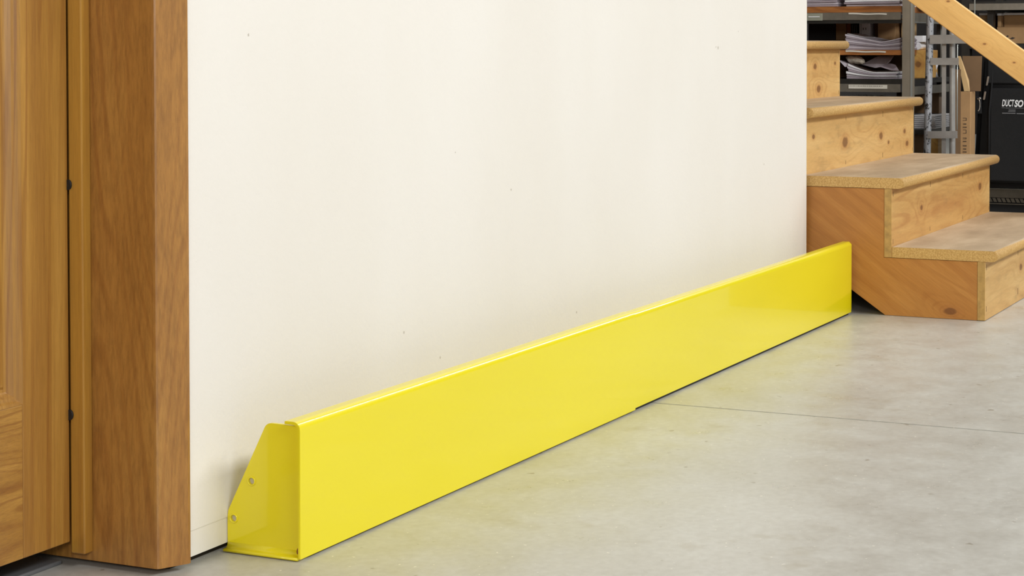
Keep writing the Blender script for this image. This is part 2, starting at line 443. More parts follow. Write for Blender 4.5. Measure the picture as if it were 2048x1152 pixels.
# ------------------------------------------------------------------ yellow guard rail
gr = root('guard_rail', (3.54, 1.44, 0), label='glossy yellow steel guard rail along the foot of the off-white wall', cat='guard rail')
def cover(x0, x1, yf, zt, zb, flange, t=.0042, cap=False):
    # inverted L section, rounded outer bend
    ro = .0105; ri = ro - t
    n = 14
    outer = [(yf, zb)] + [(yf + ro - ro * math.cos(a), zt - ro + ro * math.sin(a)) for a in [math.pi / 2 * i / n for i in range(n + 1)]] + [(yf + flange - .001, zt), (yf + flange, zt - .001)]
    inner = [(yf + flange, zt - t)] + [(yf + ro - ri * math.cos(a), zt - ro + ri * math.sin(a)) for a in [math.pi / 2 * (n - i) / n for i in range(n + 1)]] + [(yf + t, zb)]
    bm = bmesh.new(); prism(bm, outer + inner, 'x', x0, x1)
    fe = [e for e in bm.edges if abs(e.verts[0].co.x - e.verts[1].co.x) < 1e-6]
    bmesh.ops.bevel(bm, geom=fe, offset=.0009, segments=2, affect='EDGES')
    for f in bm.faces: f.smooth = True
    for e in bm.edges:
        if len(e.link_faces) == 2 and e.calc_face_angle(0) > math.radians(38): e.smooth = False
    o = finish('rail_cover', bm, M['yellow'], gr)
    wn = o.modifiers.new('weighted', 'WEIGHTED_NORMAL'); wn.weight = 100; wn.keep_sharp = True
    return o
c1 = cover(2.212, 3.396, YR, .1875, .0036, .0245)
c2_ = cover(3.3963, 4.8605, YR + .0022, .1858, .0058, .0235)
box('rail_shadow_strip', (2.24, YR + .0066, .0004), (4.85, YR + .0105, .014), M['rubber'], gr)  # black strip added to darken the shadow line beneath the cover
# rounded end cap of the far section
bm = bmesh.new()
bx(bm, (4.8607, YR + .0022, .0058), (4.8672, YR + .0257, .1858))
bmesh.ops.bevel(bm, geom=[e for e in bm.edges if any(v.co.x > 4.865 for v in e.verts) and any(v.co.y < YR + .2 for v in e.verts)], offset=.006, segments=5, affect='EDGES')
finish('end_cap', bm, M['yellow'], gr, smooth=False)
for p_ in bpy.data.objects['end_cap'].data.polygons: p_.use_smooth = p_.area < 2e-4
# near end bracket: sloped plate with foot flange
bp = root('end_bracket', (0, 0, 0)); bp.parent = gr; bp.location = Vector((2.224, 1.44, 0)) - gr.location
prof = [(YR + .0048, .0045), (YR + .0048, .1765)]
prof = [(YR + .0048, .010), (YR + .0048, .1800)]
prof += [(1.4335, .1805)] + [(1.4335 + .012 * math.sin(math.radians(a)), .1685 + .012 * math.cos(math.radians(a))) for a in (15, 30, 45, 60)]
prof += [(1.505 - .0018, .056), (1.5042, .050), (1.5045, .044), (1.5045, .010)]
PX0, PX1 = 2.2225, 2.2275
HO = [(1.4655, .099), (1.4945, .0455)]
# plate with two real round holes
from mathutils.geometry import tessellate_polygon
loops2 = [[Vector((y, z, 0)) for y, z in prof]]
for (hy, hz) in HO:
    loops2.append([Vector((hy + .0048 * math.cos(t), hz + .0048 * math.sin(t), 0)) for t in [2 * math.pi * j / 20 for j in range(20)]])
flat = [v for lp in loops2 for v in lp]
tris = tessellate_polygon(loops2)
bm = bmesh.new()
va = [bm.verts.new((PX0, v.x, v.y)) for v in flat]; vb = [bm.verts.new((PX1, v.x, v.y)) for v in flat]
for t in tris:
    bm.faces.new([va[i] for i in t]); bm.faces.new([vb[i] for i in reversed(t)])
s0 = 0
for lp in loops2:
    n = len(lp)
    for i in range(n): bm.faces.new((va[s0 + i], va[s0 + (i + 1) % n], vb[s0 + (i + 1) % n], vb[s0 + i]))
    s0 += n
finish('plate', bm, M['yellow'], bp)
# rolled rims round the holes
for hy, hz in HO:
    bm = bmesh.new()
    ring = []
    for j in range(24):
        t = 2 * math.pi * j / 24
        ring.append([bm.verts.new((PX0 - .0004 + .0013 * math.sin(s), hy + (.0056 + .0013 * math.cos(s)) * math.cos(t), hz + (.0056 + .0013 * math.cos(s)) * math.sin(t))) for s in [2 * math.pi * q / 8 for q in range(8)]])
    for j in range(24):
        for q in range(8):
            f = bm.faces.new((ring[j][q], ring[j][(q + 1) % 8], ring[(j + 1) % 24][(q + 1) % 8], ring[(j + 1) % 24][q])); f.smooth = True
    finish('hole_rim', bm, M['yellow'], bp)
# foot flange with a rolled bend
sec = [(PX1, .010)] + [(PX1 - .0088 + .0088 * math.cos(math.radians(a)), .010 - .0088 * math.sin(math.radians(a)) + 0) for a in (20, 45, 70, 90)]
sec = [(PX1, .0125), (PX1, .008), (PX1 - .002, .004), (PX1 - .006, .0014), (2.2115, .0014), (2.2108, .0030), (2.2115, .0048), (PX0 - .004, .0052), (PX0 - .001, .0078), (PX0, .0125)]
bm = bmesh.new(); prism(bm, sec, 'y', YR + .0044, 1.5045)
for f in bm.faces: f.smooth = abs(f.normal.y) < .5
finish('foot', bm, M['yellow'], bp)
# dark relief notch where plate, foot and cover meet
bm = bmesh.new(); tube(bm, [(PX0 - .0012, YR + .0085, .011), (PX0 + .0006, YR + .0085, .011)], .0032, 14)
for v in bm.verts: v.co.z = .011 + (v.co.z - .011) * 1.7
tag(finish('relief_notch', bm, M['carton_red'], bp), label='dark oval relief notch')
# anchor screws seen through the plate holes
for hy, hz in HO:
    bm = bmesh.new(); tube(bm, [(PX0 + .004, hy, hz), (PX0 + .009, hy, hz)], .0055, 12)
    finish('bolt', bm, M['label'], bp)

# ------------------------------------------------------------------ staircase
XS, XF = 4.877, 6.034
Y1, RISE, RUN, NOSE, T, RT = 1.0474, .1752, .2368, .0302, .0272, .0197
NST = 8
sc = root('staircase', ((XS + XF) / 2, 1.9, 0), label='pine staircase with worn bullnose particle board treads, rising beyond the wall end', cat='staircase')
rm = ['riser1', 'riser2', 'riser3', 'riser4']
for kx in range(1, NST + 1):
    y = Y1 + (kx - 1) * RUN
    z0 = 0.0012 if kx == 1 else (kx - 1) * RISE - T
    z1 = kx * RISE - T - .0006
    bm = bmesh.new(); vs, fs = bx(bm, (XS, y, z0), (XF, y + RT, z1))
    bmesh.ops.bevel(bm, geom=list(bm.edges), offset=.0008, segments=1, affect='EDGES')
    bm.faces.ensure_lookup_table()
    bmesh.ops.recalc_face_normals(bm, faces=bm.faces)
    for f in bm.faces:
        if f.normal.x < -.9 or f.normal.x > .9: f.material_index = 1
    r_ = finish('riser', bm, [M[rm[min(kx, 4) - 1]], M['riser_end']], sc)
    # staples / nail slots
    if kx <= 4:
        bm = bmesh.new(); rnd = random.Random(kx * 5)
        for xx in (XS + .012, XS + .40, XS + .79, XF - .012):
            for zz in (z0 + .028 if kx == 1 else (kx - 1) * RISE + .012, z1 - .014):
                xo = xx + rnd.uniform(-.004, .004) if XS + .1 < xx < XF - .1 else xx
                h = rnd.uniform(.005, .008)
                bx(bm, (xo - .0008, y - .0004, zz - h), (xo + .0008, y + .001, zz + h))
        finish('nail', bm, M['nail'], r_)['kind'] = 'stuff'
    # tread with bullnose
    zt = kx * RISE
    yb = Y1 + kx * RUN - .0004
    rr_ = T / 2 - .001
    yn = y - NOSE
    n = 7
    pts = [(yb, zt - T), (yb, zt - .0008), (yb - .001, zt)]
    pts += [(yn + rr_ - rr_ * math.sin(a), zt - T / 2 + (T / 2) * math.cos(a)) for a in [math.pi * i / (2 * n) * 1.0 for i in range(2 * n + 1)]]
    bm = bmesh.new(); prism(bm, pts, 'x', XS - .0006, XF)
    if kx < 4:
        bmesh.ops.bevel(bm, geom=[e for e in bm.edges if abs(e.verts[0].co.x - e.verts[1].co.x) < 1e-6], offset=.0010, segments=2, affect='EDGES')
    for f in bm.faces: f.smooth = abs(f.normal.x) < .3 and abs(f.normal.z) < .98 and f.calc_area() < .02
    finish('tread', bm, M['tread'], sc)
# sawn stringers
def stringer(x0, x1):
    pts = [(1.301, .0008), (Y1 + RT + .0006, .0008)]
    for kx in range(1, NST + 1):
        yy = Y1 + (kx - 1) * RUN + RT + .0008
        pts.append((yy, kx * RISE - T - .001))
        pts.append((Y1 + kx * RUN + RT + .0008 if kx < NST else Y1 + kx * RUN, kx * RISE - T - .001))
    ye = Y1 + NST * RUN
    pts.append((ye, .057 + (ye - 1.383) * (RISE / RUN)))
    pts.append((1.383, .057))
    bm = bmesh.new(); prism(bm, pts, 'x', x0, x1)
    return finish('stringer', bm, M['stringer'], sc)
stringer(XS + .0012, XS + .039); stringer(XF - .039, XF - .001)
bm = bmesh.new(); prism(bm, [(Y1 + RT + .004, .001), (3.0, .001), (3.0, .057 + (3.0 - 1.383) * (RISE / RUN) - .09), (2.96, .057 + (2.94 - 1.383) * (RISE / RUN)), (1.383, .060), (1.10, .06)], 'x', XF - .052, XF - .0395)
finish('stair_light_block', bm, M['dark'], sc)  # unseen panel added to keep light out from under the stairs
# small wooden chip / stray flake on the side of the stringer
# rake board of the far handrail and its posts
cosr, sinr = RUN / math.hypot(RUN, RISE), RISE / math.hypot(RUN, RISE)
def rake(name, ya, yb_, ztop_at, x0, x1, wdt=.084):
    # top edge line through (1.195,.676) with the stair's pitch
    dz = wdt / cosr
    za = .676 + (ya - 1.195) * .735; zb = .676 + (yb_ - 1.195) * .735
    bm = bmesh.new(); prism(bm, [(ya, za - dz), (ya, za), (yb_, zb), (yb_, zb - dz)], 'x', x0, x1)
    bmesh.ops.bevel(bm, geom=list(bm.edges), offset=.002, segments=2, affect='EDGES')
    return finish(name, bm, M['handrail'], sc)
rake('handrail', 1.06, 2.6, 0, XF + .001, XF + .039)
tag(bpy.data.objects['handrail'], label='sloping pale pine rail board')
box('post', (XF + .0395, 1.072, .0), (XF + .128, 1.16, .575), M['handrail'], sc, bev=.002)
box('post', (XF + .0395, 2.3, .0), (XF + .128, 2.389, 1.50), M['handrail'], sc, bev=.002)
# upper landing that the flight reaches, behind the wall
box('landing_board', (XS, Y1 + NST * RUN + .001, NST * RISE - .03), (XF, 3.19, NST * RISE), M['tread'], sc)

# ------------------------------------------------------------------ storage racks
rk = root('storage_rack', (7.5, 2.3, 0), label='grey steel storage rack with tan posts behind the stairs', cat='rack')
RX0, RX1 = 7.2, 7.82
RY0, RY1 = 1.820, 3.1
def post(x, y, parent, front=True, wdt=.038, z1=2.2, mat='steel_post'):
    bm = bmesh.new()
    bx(bm, (x, y, 0), (x + .003, y + wdt, z1)); bx(bm, (x, y, 0), (x + .036, y + .003, z1))
    p_ = finish('post', bm, M[mat], parent)
    box('flange', (x - .0015, y - .001, 0), (x, y + .006, z1), M['steel_light'], p_)
    return p_
post(RX0 - .004, RY0, rk); post(RX1 - .036, RY0 + .028, rk, wdt=.022, mat='steel_dark'); post(RX0 - .004, RY1, rk); post(RX1 - .036, RY1, rk)
# levels: (beam bottom, deck top, deck material, deck bottom)
def beam(z0, z1, par, lip=True, x=RX0, y0=None, y1=None, mat='steel'):
    y0 = RY0 + .045 if y0 is None else y0; y1 = RY1 if y1 is None else y1
    bm = bmesh.new(); bx(bm, (x, y0, z0 + (.013 if lip else 0)), (x + .003, y1, z1))
    b = finish('beam', bm, M[mat], par)
    if lip: box('beam_lip', (x + .004, y0, z0), (x + .03, y1, z0 + .0125), M['steel_dark'], b)
    return b
beam(.768, .809, rk); beam(.510, .540, rk, lip=False)
box('shelf', (RX0 + .001, RY0 + .042, .8095), (RX1, RY1, .832), M['deck_wood'], rk)
box('shelf', (RX0 + .001, RY0 + .045, .649), (7.44, RY1, .6675), M['deck_wood'], rk)
box('shelf_board', (7.4402, 1.885, .649), (7.8, RY1, .6675), M['deck_wood'], rk)
box('shelf', (RX0 + .001, RY0 + .006, .5402), (RX1, RY1, .5585), M['steel_dark'], rk)
box('shelf', (RX0 + .2, RY0 + .006, .345), (RX1, RY1, .362), M['steel_dark'], rk)
box('shelf', (RX0 + .001, RY0 + .006, .09), (RX1, RY1, .11), M['steel_dark'], rk)
for z0, z1 in ((.768, .806), (.500, .531)):
    box('end_beam', (RX0 + .034, RY0 - .001, z0), (RX1 - .037, RY0 + .0015, z1), M['steel'], rk)
box('end_rod', (RX0 + .034, RY0 - .002, .770), (RX1 + .1, RY0 - .0012, .7725), M['steel_light'], rk)
box('back_brace', (RX1, RY0, .15), (RX1 + .003, RY0 + .05, .2), M['steel_dark'], rk)
# label strips on the beams
def strip(name, y0, y1, z0, z1, mat, sag=0, x=7.1975, dashes=False):
    bm = bmesh.new(); n = 10; prev = None
    vs = []
    for i in range(n + 1):
        t = i / n; y = y0 + (y1 - y0) * t; dz = -sag * (1 - t) + sag * .3 * math.sin(t * 9)
        vs.append([bm.verts.new((x + dx, y, z + dz)) for dx, z in ((0, z0), (0, z1), (.0012, z1), (.0012, z0))])
    for i in range(n):
        for j in range(4): bm.faces.new((vs[i][j], vs[i][(j + 1) % 4], vs[i + 1][(j + 1) % 4], vs[i + 1][j]))
    bm.faces.new(vs[0]); bm.faces.new(vs[-1][::-1])
    o = finish(name, bm, mat, rk)
    return o
tag(strip('label_strip', 1.918, 2.064, .802, .8078, M['label'], .003), label='narrow white label strip, upper beam')
hold = box('label_holder', (7.196, 2.166, .779), (7.1995, 2.24, .8065), M['label_clear'], rk, bev=.001)
tag(hold, label='translucent label holder')
box('label', (7.1945, 2.176, .7925), (7.1958, 2.22, .7955), M['paper_white'], hold)
tag(strip('label_strip', 1.921, 2.075, .6605, .6662, M['label'], .003), label='cream label strip, wooden shelf edge')
lb = tag(strip('label_strip', 1.915, 2.063, .5225, .537, M['label'], .0), label='white printed label strip, lower beam')
bm = bmesh.new(); rnd = random.Random(3); y = 2.058
while y > 1.93:
    wd = rnd.uniform(.002, .007); bx(bm, (7.1968, y - wd, .5315), (7.1975, y, .5332)); y -= wd + rnd.uniform(.0015, .004)
finish('print', bm, M['ink_dark'], lb)['kind'] = 'stuff'

# curved booklets and paper
def booklet(name, x0, x1, y0, y1, zf, th, mat, n=18, skew=0.0):
    bm = bmesh.new(); vs = []
    for i in range(n + 1):
        t = i / n; y = y0 + (y1 - y0) * t; z = zf(t)
        if callable(th): h = th(t)
        else: h = th
        vs.append([bm.verts.new(v) for v in ((x0, y, z), (x1, y, z), (x1, y + skew, z + h), (x0, y + skew, z + h))])
    for i in range(n):
        for j in range(4):
            f = bm.faces.new((vs[i][j], vs[i][(j + 1) % 4], vs[i + 1][(j + 1) % 4], vs[i + 1][j])); f.smooth = True
    bm.faces.new(vs[0]); bm.faces.new(vs[-1][::-1])
    o = finish(name, bm, mat)
    # origin to the booklet's base
    c_ = Vector(((x0 + x1) / 2, (y0 + y1) / 2, zf(.5)))
    for v in o.data.vertices: v.co -= c_
    o.location = c_
    for p_ in o.data.polygons: p_.use_smooth = False
    return o
def pile(base, top, x0, x1, y0, y1, count, label, group, mats, jit=.004, gap=.0009, name='booklet', seed=1):
    """y0 is the right-hand end seen from the room, y1 the left-hand end."""
    rnd = random.Random(seed); out = []
    for i in range(count):
        a, b = i / count, (i + 1) / count
        zf = lambda t, a=a: base + (top(t) - base) * a + gap / 2
        th = lambda t, a=a, b=b: max(.0012, (top(t) - base) * (b - a) - gap)
        dx, d0, d1 = rnd.uniform(-jit, jit), rnd.uniform(-jit, jit), rnd.uniform(-jit, jit)
        o = booklet(name, x0 + dx, x1 + dx, y0 + d0, y1 + d1, zf, th, mats[i % len(mats)])
        pre = 'lowest ' if i == 0 else ('uppermost ' if i == count - 1 else 'inner ')
        tag(o, pre + label, 'booklet', group); out.append(o)
    return out
pile(.8325, lambda t: .905 + .004 * math.sin(3 * t), 7.225, 7.5, 1.872, 2.086, 9, 'magazine in the pile on the top shelf beside the tan post', 'magazines in the right pile on the top shelf', [M['paper'], M['paper_shade'], M['paper_white']], .005, .0016, 'magazine', 2)
pile(.8325, lambda t: .900 - .012 * t, 7.225, 7.5, 2.115, 2.325, 8, 'magazine in the top shelf pile nearest the wall end', 'magazines in the left pile on the top shelf', [M['paper_shade'], M['paper']], .005, .0014, 'magazine', 3)
for i, lab in enumerate(('white leaflet lying right of the tan post, lower of two', 'white leaflet lying right of the tan post, upper of two')):
    tag(booklet('leaflet', 7.42, 7.62, 1.826 + .002 * i, 1.868, lambda t, i=i: .8326 + .0068 * i, .006, M['paper_white'], n=4), lab, 'leaflet')
def topM(t):
    # t = 0 right, 1 left: high on both sides, sagging right of the middle
    return .6985 + .016 * max(0, (.35 - t) / .35) ** 1.2 + .030 * (max(0, (t - .35) / .65)) ** 1.1
pile(.668, topM, 7.222, 7.5, 1.868, 2.082, 8, 'grey-edged bowed brochure in the pile on the wooden middle shelf', 'bowed brochures on the middle shelf', [M['paper_shade'], M['paper'], M['paper_shade']], .003, .0010, 'brochure', 4)
tag(booklet('magazine', 7.27, 7.5, 2.092, 2.20, lambda t: .6685 + .0 * t, lambda t: .012 + .016 * (1 - t), M['cover_dark']), 'dark-covered magazine left of the bowed brochures on middle shelf', 'magazine')
tag(booklet('paper_sheet', 7.27, 7.42, 2.02, 2.09, lambda t: topM(.5 + .4 * t) + .006 + .004 * (1 - t), .0015, M['paper_white']), 'loose white sheet lying on top of the bowed brochures', 'paper')
def top3(t): return .5835 + .003 * (1 - t) + .034 * max(0, (t - .45) / .55) ** 1.5
pile(.5588, top3, 7.222, 7.5, 1.884, 2.075, 6, 'brochure in the sagging pile on the grey lower shelf', 'brochures on the lower shelf', [M['paper_shade'], M['paper'], M['paper_white']], .004, .0012, 'brochure', 5)
tag(booklet('cover_sheet', 7.225, 7.5, 1.90, 2.07, lambda t: top3(t) + .0018, .0012, M['cover_dark']), 'dark glossy sheet on the sagging lower shelf brochures', 'paper')
# upright crumpled sheets on the lower pile
def sheet(name, pts, mat, label, th=.0015):
    bm = bmesh.new(); n = len(pts)
    a = [bm.verts.new(p_) for p_ in pts]; b = [bm.verts.new((p_[0] + th, p_[1], p_[2] + th)) for p_ in pts]
    bm.faces.new(a); bm.faces.new(b[::-1])
    for i in range(n): bm.faces.new((a[i], a[(i + 1) % n], b[(i + 1) % n], b[i]))
    return tag(finish(name, bm, mat), label, 'paper')
sheet('paper_sheet', [(7.28, 2.035, .612), (7.32, 1.985, .642), (7.33, 1.925, .644), (7.30, 1.932, .622), (7.27, 1.944, .606), (7.25, 1.975, .600)], M['paper'], 'folded grey sheet standing up behind the lower shelf brochures')
sheet('paper_sheet', [(7.23, 1.955, .606), (7.29, 1.928, .616), (7.28, 1.905, .610), (7.225, 1.878, .590), (7.225, 1.91, .592)], M['paper_shade'], 'curled page on the right corner of the lower shelf pile')
sheet('paper_sheet', [(7.23, 2.11, .628), (7.30, 2.09, .620), (7.25, 2.05, .6045), (7.225, 2.085, .604)], M['paper'], 'pale sheet curling up at the left of the lower pile')
# crinkled shiny plastic bag
def crumple(name, c0, size, seed, mat, label, cat):
    bm = bmesh.new(); bmesh.ops.create_icosphere(bm, subdivisions=3, radius=1)
    rnd = random.Random(seed)
    dirs = [Vector((rnd.gauss(0, 1), rnd.gauss(0, 1), rnd.gauss(0, 1))).normalized() for _ in range(16)]
    for v in bm.verts:
        d = v.co.normalized()
        s_ = .86 + .16 * sum(max(0, d.dot(q)) ** 6 * (1 if i % 2 else -1) for i, q in enumerate(dirs)) + rnd.uniform(-.05, .05)
        v.co = Vector((d.x * size[0], max(-1, min(1, d.y * 1.25)) * size[1], max(-.9, min(.9, d.z * 1.2)) * size[2])) * s_
        v.co.y += v.co.z * .5
        v.co += Vector(c0)
    return tag(finish(name, bm, mat), label, cat)
crumple('plastic_bag', (7.262, 2.056, .631), (.032, .034, .021), 4, M['foil'], 'crinkled shiny clear plastic bag on the lower shelf brochures', 'bag')
crumple('plastic_bag', (7.36, 2.02, .475), (.10, .085, .022), 9, M['foil'], 'flat shiny plastic bag beneath the lower shelf beam', 'bag')
tag(box('carton', (7.30, 1.93, .3625), (7.5, 2.12, .452), M['carton_dark'], bev=.002), 'brown carton under the shiny bag below the lower beam', 'box')

# boxes and books at the back of the middle shelf
def carton(name, a, b, mat, label, tape=None, cat='box'):
    r_ = root(name, ((a[0] + b[0]) / 2, (a[1] + b[1]) / 2, a[2]), label=label, cat=cat)
    box('body', a, (b[0], b[1], b[2] - .0015), M[mat], r_, bev=.0015)
    ym = (a[1] + b[1]) / 2
    box('flap', (a[0], a[1], b[2] - .0014), (b[0], ym - .0006, b[2]), M[mat], r_)
    box('flap', (a[0], ym + .0006, b[2] - .0014), (b[0], b[1], b[2]), M[mat], r_)
    return r_
tag(box('riser_shelf', (7.505, 1.9, .668), (7.8, 2.4, .7055), M['carton_dark'], bev=.002), 'low brown carton behind the bowed brochures', 'box')
carton('black_box', (7.52, 2.211, .706), (7.75, 2.32, .79), 'blackbox', 'black box at the back of the middle shelf near the wall end')
carton('carton', (7.52, 2.167, .706), (7.75, 2.208, .79), 'carton', 'tan carton beside the black box on the middle shelf')
tag(box('folder', (7.52, 2.148, .706), (7.7, 2.1645, .785), M['carton_red'], bev=.001), 'reddish brown folder between tan carton and black books', 'folder')
for i, y in enumerate((2.1235, 2.1316, 2.1395)):
    b = root('book', (7.6, y, .706), label=['black book with grey spine lines next to the white binder', 'black book with pale spine line, middle of three', 'black book with pale spine line beside the reddish folder'][i], cat='book')
    box('cover', (7.52, y - .0036, .706), (7.68, y + .0036, .782), M['blackbox'], b, bev=.0006)
    box('spine_line', (7.5192, y + .0006, .71), (7.5199, y + .0018, .765), M['ink_grey'], b)
wb = root('binder', (7.55, 2.09, .706), label='white binder with two dark marks on the middle shelf', cat='binder')
box('cover', (7.508, 2.066, .7062), (7.68, 2.1095, .79), M['paper_white'], wb, bev=.001)
box('spine_edge', (7.507, 2.101, .7062), (7.5078, 2.1022, .79), M['ink_grey'], wb)
for y in (2.083, 2.093):
    box('mark', (7.5072, y - .0012, .746), (7.5079, y + .0012, .754), M['ink_dark'], wb)
carton('carton', (7.51, 1.966, .706), (7.7, 2.036, .79), 'carton', 'tan carton right of the white binder')
carton('carton', (7.56, 2.040, .706), (7.7, 2.063, .79), 'carton_dark', 'narrow brown carton between white binder and tan carton')
carton('carton', (7.56, 1.935, .706), (7.72, 1.956, .79), 'carton_light', 'slim light carton near the tan post')
# backing carton of the lower level
carton('carton', (7.53, 1.94, .559), (7.78, 2.35, .646), 'carton_dark', 'wide brown carton behind the lower shelf brochures')
# things seen through the open end of the rack
pb = root('pine_block', (7.55, 1.86, .5586), label='knotty pine block seen through the open end of the rack', cat='wood block')
box('block', (7.45, 1.826, .5586), (7.62, 1.881, .666), M['pine_block'], pb, bev=.002)
pr_ = root('paper_roll', (7.5, 1.86, .6665), label='white paper rolls on top of the knotty pine block', cat='paper roll')
bm = bmesh.new(); tube(bm, [(7.45, 1.865, .682), (7.56, 1.865, .682)], .0145, 16); finish('roll', bm, M['paper_white'], pr_)
box('pack', (7.452, 1.843, .697), (7.56, 1.884, .722), M['paper_white'], pr_, bev=.002)
bm = bmesh.new(); tube(bm, [(7.60, 1.832, .559), (7.60, 1.836, .585), (7.60, 1.831, .612)], [.014, .009, .012], 12)
tag(finish('paper_cone', bm, M['paper_white']), 'curled white paper at the rear of the rack end', 'paper')
# white catalogues lying at the rack end, lower level
for i in range(7):
    lab = {0: 'bottom white catalogue of the small pile behind the hand truck', 6: 'top white catalogue of the small pile behind the hand truck'}.get(i, 'white catalogue within the small pile behind the hand truck')
    z = .3624 + i * .0076 + .001
    o = booklet('catalogue', 7.5, 7.75, 1.806 + .001 * (i % 2), 1.895 - .002 * (i % 3), lambda t, z=z: z, .0056, M['paper_white'], n=4)
    tag(o, lab, 'booklet', 'white catalogues behind the hand truck' if 0 < i < 6 else None)
tag(booklet('magazine', 7.45, 7.7, 1.90, 1.96, lambda t: .3626, lambda t: .030 * (1 - t) + .006, M['cover_dark']), 'dark magazine left of the white catalogue pile', 'magazine')
carton('carton', (7.5, 1.83, .1105), (7.75, 1.95, .343), 'carton_dark', 'brown carton on the bottom shelf of the tan-post rack')
box_p = box('wood_offcut', (7.48, 1.790, .1105), (7.60, 1.827, .343), M['pine_block'], bev=.002)
tag(box_p, 'orange pine offcut standing on the bottom shelf behind the hand truck', 'wood block')
carton('carton', (7.66, 1.83, .4165), (7.775, 2.0, .497), 'carton_dark', 'brown carton behind the white catalogues')

# ------------------------------------------------------------------ hand truck
ht = root('hand_truck', (6.6, 1.56, 0), label='chipped grey hand truck standing behind the stairs', cat='hand truck')
def tb(name, pts, r, mat, n=14, par=None):
    bm = bmesh.new(); tube(bm, pts, r, n); return finish(name, bm, M[mat], par or ht)
tb('side_rail', [(6.6, 1.624, .02), (6.6, 1.6165, .321), (6.6, 1.608, .789), (6.6, 1.600, 1.2)], .0125, 'chipped')
tb('side_rail', [(6.615, 1.536, .02), (6.615, 1.534, .321), (6.615, 1.536, .738), (6.615, 1.54, 1.2)], .0105, 'truck_grey')
def bar(y0, y1, z0, z1, x=6.586, name='crossbar', mat='truck_grey', tilt=0):
    bm = bmesh.new(); bx(bm, (x, y0, z0), (x + .004, y1, z1))
    for v in bm.verts:
        if v.co.y < (y0 + y1) / 2: v.co.z += tilt
    return finish(name, bm, M[mat], ht)
bm_ = bar(1.553, 1.567, .05, 1.15, x=6.598, name='centre_strap')
bar(1.455, 1.606, .690, .7205, tilt=.002); bar(1.508, 1.604, .619, .643); bar(1.511, 1.612, .369, .394, tilt=.003); bar(1.511, 1.615, .12, .145)
tb('tie_rod', [(6.6, 1.515, .40), (6.6, 1.515, .688)], .002, 'steel_light', 8)
tb('tie_rod', [(6.6, 1.4575, .70), (6.6, 1.4575, 1.15)], .002, 'steel_light', 8)
box('toe_plate', (6.42, 1.50, .002), (6.61, 1.65, .008), M['truck_grey'], ht)
tb('axle', [(6.68, 1.45, .09), (6.68, 1.70, .09)], .008, 'steel_dark')
for y in (1.455, 1.665):
    tb('wheel', [(6.68, y, .09), (6.68, y + .035, .09)], .088, 'rubber', 28)
tb('handle', [(6.6, 1.600, 1.2), (6.605, 1.585, 1.24), (6.61, 1.56, 1.245), (6.615, 1.54, 1.2)], .012, 'chipped')

# ------------------------------------------------------------------ tall open carton beside it
tc = root('tall_carton', (7.1, 1.56, 0), label='tall open tan carton with printed side between hand truck and black case', cat='box')
box('body', (6.955, 1.549, 0.0), (7.03, 1.622, .520), M['carton'], tc, bev=.0015)
bm = bmesh.new(); v = [bm.verts.new(q) for q in ((6.955, 1.583, .645), (6.957, 1.600, .646), (7.13, 1.603, .642), (7.13, 1.552, .521), (6.952, 1.552, .521), (6.9535, 1.5655, .528), (6.957, 1.60, .60))]
bm.free()
def thick(name, pts, off, mat, par):
    bm = bmesh.new(); a = [bm.verts.new(p_) for p_ in pts]; b = [bm.verts.new(Vector(p_) + Vector(off)) for p_ in pts]
    bm.faces.new(a); bm.faces.new(b[::-1]); n = len(pts)
    for i in range(n): bm.faces.new((a[i], a[(i + 1) % n], b[(i + 1) % n], b[i]))
    return finish(name, bm, mat, par)
thick('flap', [(6.955, 1.572, .522), (6.955, 1.552, .522), (6.965, 1.5575, .56), (6.975, 1.5905, .647), (6.975, 1.602, .647)], (.003, 0, 0), M['carton_light'], tc)
thick('flap', [(6.985, 1.575, .522), (6.985, 1.52, .522), (6.995, 1.518, .647), (6.995, 1.588, .647)], (.003, 0, 0), M['carton_dark'], tc)
box('side_panel', (6.9535, 1.5835, 0.0), (6.9545, 1.622, .60), M['carton_dark'], tc)
# vertical printing on the front face, mostly worn
def text(name, s_, loc, size, mat, par, rot=(math.pi / 2, 0, -math.pi / 2), shear=0, ext=.0003, off=0, sx=1):
    cu = bpy.data.curves.new(name, 'FONT'); cu.body = s_; cu.size = size; cu.extrude = ext; cu.shear = shear; cu.offset = off
    to = bpy.data.objects.new(name, cu); COL.objects.link(to)
    to.location = loc; to.rotation_euler = rot; to.scale = (sx, 1, 1)
    bpy.context.view_layer.update()
    dg = bpy.context.evaluated_depsgraph_get()
    me = bpy.data.meshes.new_from_object(to.evaluated_get(dg))
    me.transform(to.matrix_world)
    bpy.data.objects.remove(to)
    me.materials.clear(); me.materials.append(mat)
    o = bpy.data.objects.new(name, me); COL.objects.link(o)
    if par is not None:
        o.parent = par; o.location = -par.location
    return o
bm = bmesh.new()
for z, h, ww in ((.418, .008, .013), (.404, .002, .011), (.392, .003, .013), (.372, .012, .012), (.352, .004, .012), (.342, .002, .012), (.326, .003, .013), (.315, .002, .011), (.304, .003, .013), (.29, .004, .012)):
    bx(bm, (6.9538, 1.569 - ww / 2, z), (6.9546, 1.569 + ww / 2, z + .0012)); bx(bm, (6.9538, 1.569 - ww / 2, z + h), (6.9546, 1.569 + ww / 2, z + h + .0012)); bx(bm, (6.9538, 1.569 - ww / 2, z), (6.9546, 1.569 - ww / 2 + .0015, z + h))
finish('print', bm, M['ink_dark'], tc)['kind'] = 'stuff'

